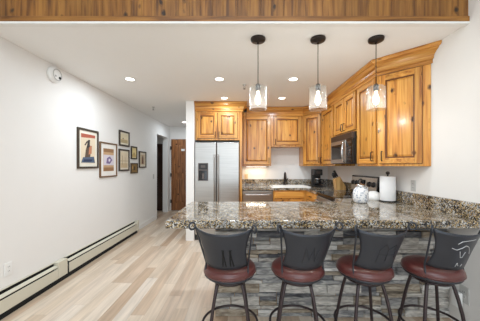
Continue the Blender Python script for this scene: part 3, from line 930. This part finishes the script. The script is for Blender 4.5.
for r_ in range(5):
    for c_ in range(3): b.obox(F, 0.60 + c_ * 0.042, 0.632 + c_ * 0.042, 0.0285, 0.030, 1.41 + r_ * 0.04, 1.435 + r_ * 0.04)
build('button', b, 'steel_dark', cp)

# ------------------------------------------------------------------ sink and faucet
th = thing('sink', 'white drop-in kitchen sink in the back counter', 'sink', (0.94, 4.76, CT))
b = MB()
def loop(x0, x1, y0, y1, z, r):
    pts = []
    for cx, cy, a0 in ((x1 - r, y1 - r, 0), (x0 + r, y1 - r, 90), (x0 + r, y0 + r, 180), (x1 - r, y0 + r, 270)):
        for k in range(6):
            a = R_(a0 + k * 18)
            pts.append((cx + r * math.cos(a), cy + r * math.sin(a), z))
    return pts
loops = [loop(SX0 - 0.02, SX1 + 0.02, SY0 - 0.025, SY1 + 0.06, CT + 0.001, 0.06), loop(SX0 - 0.018, SX1 + 0.018, SY0 - 0.023, SY1 + 0.058, CT + 0.016, 0.06),
         loop(SX0 + 0.005, SX1 - 0.005, SY0 + 0.0, SY1 + 0.03, CT + 0.02, 0.06), loop(SX0 + 0.03, SX1 - 0.03, SY0 + 0.03, SY1 - 0.03, CT + 0.012, 0.05),
         loop(SX0 + 0.05, SX1 - 0.05, SY0 + 0.05, SY1 - 0.05, CT - 0.03, 0.05), loop(SX0 + 0.07, SX1 - 0.07, SY0 + 0.07, SY1 - 0.07, CT - 0.036, 0.05)]
vv = [[b.bm.verts.new(p) for p in lp] for lp in loops]
for A, B in zip(vv, vv[1:]):
    for k in range(len(A)): b.face([A[k], A[(k + 1) % len(A)], B[(k + 1) % len(A)], B[k]], True)
b.face(vv[-1])
build('basin', b, 'porcelain', th)
b = MB(); b.lathe([(0, 0.0005), (0.035, 0.0005), (0.04, 0.002), (0.045, 0.0)], (0.94, 4.765, CT - 0.035), 20); build('drain', b, 'chrome', th)
FX, FYY = 0.885, 5.005
th = thing('faucet', 'dark bronze gooseneck faucet behind the white sink', 'faucet', (FX, FYY, CT + 0.018))
b = MB(); b.lathe([(0, 0.0), (0.032, 0.0), (0.034, 0.008), (0.026, 0.016), (0.022, 0.05), (0.022, 0.11), (0.018, 0.12), (0, 0.12)], (FX, FYY, CT + 0.018), 20); build('body', b, 'bronze', th)
b = MB()
pts = [(FX, FYY, CT + 0.12), (FX, FYY, CT + 0.2)] + [(FX, FYY - 0.075 + 0.075 * math.cos(a), CT + 0.2 + 0.075 * math.sin(a)) for a in [PI * k / 10 for k in range(1, 11)]] + [(FX, FYY - 0.152, CT + 0.17)]
b.tube(pts, 0.013, 10); build('spout', b, 'bronze', th)
b = MB(); b.tube([(FX, FYY - 0.152, CT + 0.19), (FX, FYY - 0.153, CT + 0.12)], [0.015, 0.02], 12); build('spray_head', b, 'bronze', th)
b = MB(); b.tube([(FX + 0.02, FYY, CT + 0.09), (FX + 0.045, FYY, CT + 0.1), (FX + 0.075, FYY, CT + 0.16)], [0.012, 0.011, 0.008], 10); build('lever', b, 'bronze', th)

# ------------------------------------------------------------------ things on the counters
CT = 0.921
# coffee maker
cx, cy = 1.49, 4.79
th = thing('coffee_maker', 'black drip coffee maker in the back corner of the counter', 'coffee maker', (cx, cy, CT))
b = MB(); b.box(cx - 0.09, cx + 0.09, cy - 0.12, cy + 0.10, CT, CT + 0.035, 0.01, 3); build('base', b, 'black', th)
b = MB(); b.box(cx - 0.085, cx + 0.085, cy + 0.01, cy + 0.10, CT + 0.03, CT + 0.34, 0.012, 3); build('water_tank', b, 'black', th)
b = MB(); b.box(cx - 0.085, cx + 0.085, cy - 0.11, cy + 0.02, CT + 0.225, CT + 0.345, 0.015, 3); build('filter_housing', b, 'black', th)
b = MB(); b.lathe([(0, 0.036), (0.055, 0.036), (0.072, 0.06), (0.074, 0.10), (0.06, 0.15), (0.05, 0.165), (0, 0.17)], (cx, cy - 0.055, CT), 24); cf = build('carafe', b, 'gloss_black', th)
b = MB(); b.tube([(cx + 0.05, cy - 0.075, CT + 0.15), (cx + 0.10, cy - 0.10, CT + 0.145), (cx + 0.108, cy - 0.105, CT + 0.09), (cx + 0.065, cy - 0.085, CT + 0.065)], 0.009, 8); build('handle', b, 'black', cf)
b = MB(); b.lathe([(0.052, 0.152), (0.056, 0.158), (0.05, 0.166)], (cx, cy - 0.055, CT), 24); build('band', b, 'chrome', cf)
b = MB(); b.box(cx - 0.04, cx + 0.04, cy - 0.113, cy - 0.108, CT + 0.26, CT + 0.31, 0.002); build('badge_panel', b, 'steel_dark', th)

# knife block, leaning to the left, and its knives
kx, ky = 1.66, 4.12
th = thing('knife_block', 'slanted pale wood knife block right of the coffee maker', 'knife block', (kx, ky, CT))
b = MB()
side = [(-0.055, 0.0), (0.10, 0.0), (0.10, 0.06), (0.0, 0.235), (-0.085, 0.185)]
lo = [b.bm.verts.new((kx + p[0], ky - 0.055, CT + p[1])) for p in side]; hi = [b.bm.verts.new((kx + p[0], ky + 0.055, CT + p[1])) for p in side]
fs = [b.face(lo[::-1]), b.face(hi)] + [b.face([lo[i], lo[(i + 1) % 5], hi[(i + 1) % 5], hi[i]]) for i in range(5)]
bmesh.ops.bevel(b.bm, geom=list({e for f in fs for e in f.edges}), offset=0.004, segments=2, affect='EDGES')
build('block', b, 'block', th)
ax = Vector((-0.5, 0, 0.866)).normalized(); tdir = Vector((0.085, 0, 0.05)).normalized()
KN = [('black knife handle at the top front of the knife block', 0.75, -0.03, 0.13), ('black knife handle at the top rear of the knife block', 0.75, 0.028, 0.12),
      ('black knife handle in the middle front of the knife block', 0.42, -0.03, 0.105), ('black knife handle in the middle rear of the knife block', 0.42, 0.028, 0.10),
      ('short black knife handle lowest in the knife block', 0.15, 0.0, 0.085)]
for lab, t, dy, ln in KN:
    base = Vector((kx - 0.085, ky + dy, CT + 0.185)) + tdir * (t * 0.0986)
    th = thing('kitchen_knife', lab, 'knife', base, group='knives in the knife block')
    b = MB(); b.tube([base - ax * 0.002, base + ax * 0.012], 0.008, 8); build('bolster', b, 'knife_steel', th)
    b = MB(); b.tube([base + ax * 0.012, base + ax * 0.03, base + ax * (ln * 0.6), base + ax * ln], [0.008, 0.011, 0.010, 0.012], 8); build('handle', b, 'black', th)

# mottled canister
cx, cy = 1.345, 2.72
th = thing('canister', 'blue-white mottled ceramic canister on the peninsula left of the paper towels', 'canister', (cx, cy, CT))
b = MB(); b.lathe([(0, 0), (0.062, 0), (0.076, 0.012), (0.083, 0.05), (0.083, 0.10), (0.076, 0.14), (0.058, 0.165), (0.05, 0.172), (0.05, 0.18), (0, 0.18)], (cx, cy, CT), 32); build('jar', b, 'mottled', th)
b = MB(); b.lathe([(0, 0.18), (0.054, 0.18), (0.056, 0.19), (0.048, 0.204), (0.025, 0.216), (0, 0.22)], (cx, cy, CT), 28); ld = build('lid', b, 'chrome', th)
b = MB(); b.tube([(cx - 0.03, cy, CT + 0.208)] + [(cx - 0.03 * math.cos(a), cy, CT + 0.215 + 0.05 * math.sin(a)) for a in [PI * k / 8 for k in range(9)]] + [(cx + 0.03, cy, CT + 0.208)], 0.007, 8); build('handle', b, 'black', ld)
b = MB(); b.tube([(cx + 0.056, cy - 0.02, CT + 0.188), (cx + 0.066, cy - 0.025, CT + 0.16), (cx + 0.07, cy - 0.03, CT + 0.12)], 0.004, 6); build('clasp', b, 'chrome', th)
# upturned bowl
cx, cy = 1.632, 2.985
b = MB(); b.lathe([(0.097, 0.0), (0.10, 0.004), (0.098, 0.03), (0.088, 0.064), (0.066, 0.084), (0.045, 0.092), (0.044, 0.098), (0.036, 0.098), (0.034, 0.092), (0, 0.093)], (cx, cy, CT), 36)
o = build('bowl', b, 'porcelain', None, (cx, cy, CT)); tag(o, 'white bowl turned upside down beside the paper towel roll', 'bowl')
# paper towels
cx, cy = 1.70, 2.80
th = thing('paper_towel_holder', 'black upright paper towel holder at the end of the backsplash', 'paper towel holder', (cx, cy, CT))
b = MB(); b.lathe([(0, 0), (0.088, 0), (0.09, 0.006), (0.084, 0.012), (0, 0.013)], (cx, cy, CT), 32); build('base', b, 'black', th)
b = MB(); b.tube([(cx, cy, CT + 0.01), (cx, cy, CT + 0.32)], 0.008, 10); build('rod', b, 'black', th)
b = MB(); b.lathe([(0, 0.312), (0.012, 0.314), (0.021, 0.326), (0.021, 0.338), (0.012, 0.35), (0, 0.352)], (cx, cy, CT), 18); build('finial', b, 'black', th)
th = thing('paper_towel_roll', 'white paper towel roll standing on the black holder', 'paper towel roll', (cx, cy, CT + 0.013))
b = MB(); b.lathe([(0.022, 0.0135), (0.080, 0.0135), (0.082, 0.018), (0.082, 0.289), (0.080, 0.293), (0.022, 0.293), (0.022, 0.0135)], (cx, cy, CT), 40); build('paper', b, 'paper', th)
b = MB(); b.lathe([(0.018, 0.0138), (0.0222, 0.0138), (0.0222, 0.294), (0.018, 0.294), (0.018, 0.0138)], (cx, cy, CT), 20); build('core', b, 'block', th)

# ------------------------------------------------------------------ pendant lamps
def pendant(x, y, label):
    th = thing('pendant_lamp', label, 'pendant lamp', (x, y, CZ), group='glass pendant lamps over the peninsula')
    b = MB(); b.lathe([(0, 0), (0.066, 0), (0.068, -0.006), (0.064, -0.022), (0.05, -0.03), (0.012, -0.034), (0.01, -0.05), (0, -0.05)], (x, y, CZ), 32); build('canopy', b, 'bronze', th)
    b = MB(); b.tube([(x, y, CZ - 0.04), (x, y, 2.06)], 0.0035, 8); build('cord', b, 'bronze', th)
    b = MB(); b.lathe([(0, 2.08), (0.012, 2.078), (0.022, 2.064), (0.022, 2.02), (0.016, 2.012), (0, 2.012)], (x, y, 0), 20); sk = build('socket', b, 'bronze', th)
    b = MB(); b.lathe([(0.022, 2.056), (0.06, 2.056), (0.074, 2.050), (0.079, 2.038), (0.079, 1.845), (0.076, 1.845), (0.076, 2.036), (0.070, 2.046), (0.058, 2.052), (0.022, 2.052)], (x, y, 0), 40); build('glass_shade', b, 'glass', th)
    b = MB(); b.lathe([(0, 2.014), (0.012, 2.012), (0.013, 1.985), (0.024, 1.955), (0.027, 1.925), (0.018, 1.898), (0, 1.890)], (x, y, 0), 20); build('bulb', b, 'filament', th)
    d = bpy.data.lights.new('pendant_light', 'POINT'); d.energy = 4; d.color = (1.0, 0.96, 0.9); d.shadow_soft_size = 0.03
    o = bpy.data.objects.new('pendant_light', d); COL.objects.link(o); o.location = (x, y, 1.87)
PYL = 2.17
pendant(0.145, PYL, 'leftmost of three clear glass pendant lamps hanging over the peninsula')
pendant(0.687, PYL, 'middle of three clear glass pendant lamps hanging over the peninsula')
pendant(1.212, PYL, 'glass pendant lamp hanging in front of the angled end cabinet')

# ------------------------------------------------------------------ recessed lights, sprinklers
def downlight(x, y, label, power=12):
    th = thing('recessed_light', label, 'ceiling light', (x, y, CZ), group='recessed ceiling lights')
    b = MB(); b.lathe([(0.052, -0.001), (0.055, -0.006), (0.072, -0.005), (0.075, 0.0)], (x, y, CZ), 32); build('trim_ring', b, 'white', th)
    b = MB(); b.lathe([(0, -0.003), (0.054, -0.003)], (x, y, CZ), 32); build('lens', b, 'lens', th)
    area('recessed_light_beam', (x, y, CZ - 0.012), (0, 0, 0), 0.1, 0.1, power, (0.82, 0.92, 1.0), 'DISK')
downlight(-1.486, 3.185, 'recessed ceiling light nearest the left wall')
downlight(-0.30, 3.185, 'recessed ceiling light in front of the refrigerator, nearer the camera')
downlight(0.68, 3.185, 'recessed ceiling light between the left and middle pendants')
downlight(-0.30, 4.08, 'recessed ceiling light just before the refrigerator cabinet', 5)
downlight(0.68, 4.08, 'recessed ceiling light just before the sink cabinet', 7)
downlight(-1.53, 6.35, 'recessed ceiling light in the hallway before the dark door', 8)
def sprinkler(x, y, label):
    th = thing('fire_sprinkler', label, 'sprinkler', (x, y, CZ), group='ceiling sprinklers')
    b = MB(); b.lathe([(0, 0), (0.03, 0), (0.031, -0.004), (0.012, -0.012), (0.010, -0.03), (0, -0.032)], (x, y, CZ), 20); build('escutcheon', b, 'grey_plate', th)
    b = MB()
    for sx in (-1, 1): b.tube([(x + sx * 0.008, y, CZ - 0.028), (x + sx * 0.012, y, CZ - 0.042), (x, y, CZ - 0.056)], 0.003, 6)
    b.lathe([(0, -0.056), (0.018, -0.056), (0.018, -0.059), (0, -0.059)], (x, y, CZ), 16); build('head', b, 'steel_dark', th)
sprinkler(-1.74, 4.71, 'small fire sprinkler head on the ceiling toward the hallway')
sprinkler(0.035, 3.42, 'small fire sprinkler head on the ceiling near the left pendant')
# warm strip light under the single-door wall cabinet
th = thing('under_cabinet_light', 'slim light strip under the wall cabinet above the dishwasher', 'light strip', (0.29, 4.95, UB))
b = MB(); b.box(0.08, 0.50, 4.93, 4.97, UB - 0.018, UB, 0.003); build('housing', b, 'white', th)
b = MB(); b.box(0.09, 0.49, 4.935, 4.965, UB - 0.020, UB - 0.018); build('lens', b, 'lens', th)
area('under_cabinet_glow', (0.29, 4.95, UB - 0.024), (0, 0, 0), 0.4, 0.03, 1.4, (1.0, 0.86, 0.62))

# ------------------------------------------------------------------ bar stools
ZB, ZT = 0.662, 0.938
def back_pt(u, v, off=0.0, pinch=0.0):
    """u -1..1 between the posts, v 0..1 up the leaning curved back; off outward"""
    hw = 0.150 + 0.043 * v - pinch * math.sin(PI * min(1, max(0, v))) ** 1.2
    r = 0.176 + 0.094 * v
    th = math.asin(min(0.99, hw / r)) * u
    z = ZB + (ZT - ZB) * v - 0.030 * v ** 3 * (1 - u * u) - 0.012 * (1 - v) * (1 - u * u)
    return Vector(((r + off) * math.sin(th), -(r + off) * math.cos(th), z))
def plate_pt(u, v, off=0.0):
    return back_pt(u * 0.985, v, off, 0.020)
def stool(x, y, swivel, legrot, label, emblem, emat):
    th = thing('bar_stool', label, 'bar stool', (x, y, 0), 0.0, 'iron bar stools along the peninsula')
    Rs = Matrix.Rotation(R_(swivel), 3, 'Z')
    def spin(b): bmesh.ops.rotate(b.bm, cent=(0, 0, 0), matrix=Rs, verts=b.bm.verts); return b
    b = MB(); b.lathe([(0, 0.566), (0.172, 0.566), (0.183, 0.574), (0.189, 0.590), (0.186, 0.608), (0.173, 0.622), (0.146, 0.632), (0.08, 0.637), (0, 0.637)], seg=40); st = build('seat', spin(b), 'leather', th, local=True)
    b = MB(); b.lathe([(0.1868, 0.579), (0.1912, 0.583), (0.1905, 0.588), (0.1875, 0.5885)], seg=40); build('piping', spin(b), 'leather', st, local=True)
    b = MB(); b.lathe([(0, 0.552), (0.172, 0.552), (0.178, 0.560), (0.178, 0.571), (0, 0.571)], seg=36); build('seat_pan', spin(b), 'iron', th, local=True)
    b = MB(); b.lathe([(0, 0.515), (0.125, 0.515), (0.125, 0.530), (0.09, 0.532), (0.09, 0.552), (0, 0.552)], seg=28); build('swivel', b, 'iron_brown', th, local=True)
    # back plate
    b = MB(); nu, nv = 24, 10
    g = [[[b.bm.verts.new(plate_pt(-1 + 2 * i / nu, j / nv, o_)) for i in range(nu + 1)] for j in range(nv + 1)] for o_ in (0.002, -0.002)]
    for k in range(2):
        for j in range(nv):
            for i in range(nu): b.face([g[k][j][i], g[k][j][i + 1], g[k][j + 1][i + 1], g[k][j + 1][i]], True)
    for j in range(nv):
        for i in (0, nu): b.face([g[0][j][i], g[0][j + 1][i], g[1][j + 1][i], g[1][j][i]])
    for i in range(nu):
        for j in (0, nv): b.face([g[0][j][i], g[0][j][i + 1], g[1][j][i + 1], g[1][j][i]])
    bk = build('backrest', spin(b), 'iron', th, local=True)
    for strokes in emblem:
        b = MB()
        for pl, r in strokes:
            pts = []
            for (a, c), (a2, c2) in zip(pl, pl[1:]):
                for k in range(3): pts.append(plate_pt(a + (a2 - a) * k / 3, c + (c2 - c) * k / 3, 0.002))
            pts.append(plate_pt(pl[-1][0], pl[-1][1], 0.002))
            b.tube(pts, r, 6)
        build('emblem', spin(b), emat, bk, local=True)
    for s in (-1, 1):
        pts = [Vector((s * 0.09, -0.09, 0.560)), Vector((s * 0.136, -0.108, 0.556)), Vector((s * 0.148, -0.112, 0.575)), Vector((s * 0.151, -0.096, 0.62))]
        pts += [back_pt(s * 1.0, v / 6, 0.0) for v in range(0, 7)]
        P = pts[-1]; rad = Vector((P.x, P.y, 0)).normalized()
        for k in range(1, 15):
            a = PI - k * (2 * PI * 0.92) / 14
            pts.append(P + rad * (0.021 + 0.021 * math.cos(a)) + Vector((0, 0, 0.024 * math.sin(a))))
        b = MB(); b.tube(pts, 0.006, 8); build('back_post', spin(b), 'iron', th, local=True)
    for k in range(4):
        a = R_(legrot + 90 * k)
        d = Vector((math.cos(a), math.sin(a), 0))
        prof = [(0.105, 0.528), (0.125, 0.500), (0.148, 0.42), (0.168, 0.33), (0.186, 0.23), (0.207, 0.11), (0.228, 0.0)]
        b = MB(); b.tube([d * r + Vector((0, 0, z)) for r, z in prof], 0.0115, 10); build('leg', b, 'iron_brown', th, local=True)
    b = MB(); b.tube([(0.199 * math.cos(2 * PI * k / 48), 0.199 * math.sin(2 * PI * k / 48), 0.20) for k in range(48)], 0.009, 8, closed=True); build('foot_ring', b, 'iron_brown', th, local=True)
    return th
def fig(cx, s=1.0):
    return [([(cx - 0.05 * s, 0.10), (cx - 0.03 * s, 0.30), (cx, 0.44), (cx + 0.03 * s, 0.30), (cx + 0.07 * s, 0.10)], 0.005), ([(cx, 0.30), (cx, 0.52)], 0.007), ([(cx - 0.06 * s, 0.52), (cx + 0.06 * s, 0.52)], 0.003)]
EM1 = [fig(0.05), fig(0.34)]
EM2 = [[([(-0.3, 0.2), (-0.22, 0.62), (-0.05, 0.25), (0.1, 0.6), (0.2, 0.22), (0.34, 0.5)], 0.004)]]
EM3 = [[([(-0.35, 0.2), (-0.3, 0.55), (-0.1, 0.7), (0.05, 0.55), (0.0, 0.25)], 0.003), ([(0.05, 0.55), (0.35, 0.65), (0.45, 0.3)], 0.003), ([(-0.32, 0.42), (0.42, 0.38)], 0.0025)]]
EM4 = [[([(-0.32, 0.70), (-0.2, 0.78), (0.05, 0.81), (0.32, 0.82)], 0.0024)],
       [([(-0.48, 0.58), (-0.3, 0.54), (-0.12, 0.60), (0.0, 0.66), (0.14, 0.62), (0.24, 0.54), (0.34, 0.42)], 0.0024)],
       [([(-0.16, 0.50), (-0.06, 0.34), (0.02, 0.34), (0.08, 0.48)], 0.0022)], [([(-0.12, 0.1), (-0.09, 0.2), (-0.02, 0.12)], 0.0024)], [([(0.1, 0.1), (0.15, 0.16)], 0.0022)]]
SY = 1.755
stool(-0.088, SY, -11, 47, 'iron bar stool at the open left peninsula end, two dark figures on its back', EM1, 'iron_dark')
stool(0.405, SY, 10, 34, 'second bar stool from the open left end, jagged line on its back', EM2, 'iron_mid')
stool(0.890, SY, 10, 47, 'third bar stool from the open left end, faint curved lines on its back', EM3, 'iron_mid')
stool(1.385, SY, 8, 40, 'bar stool nearest the right wall, bright rider outline on its back', EM4, 'silver')
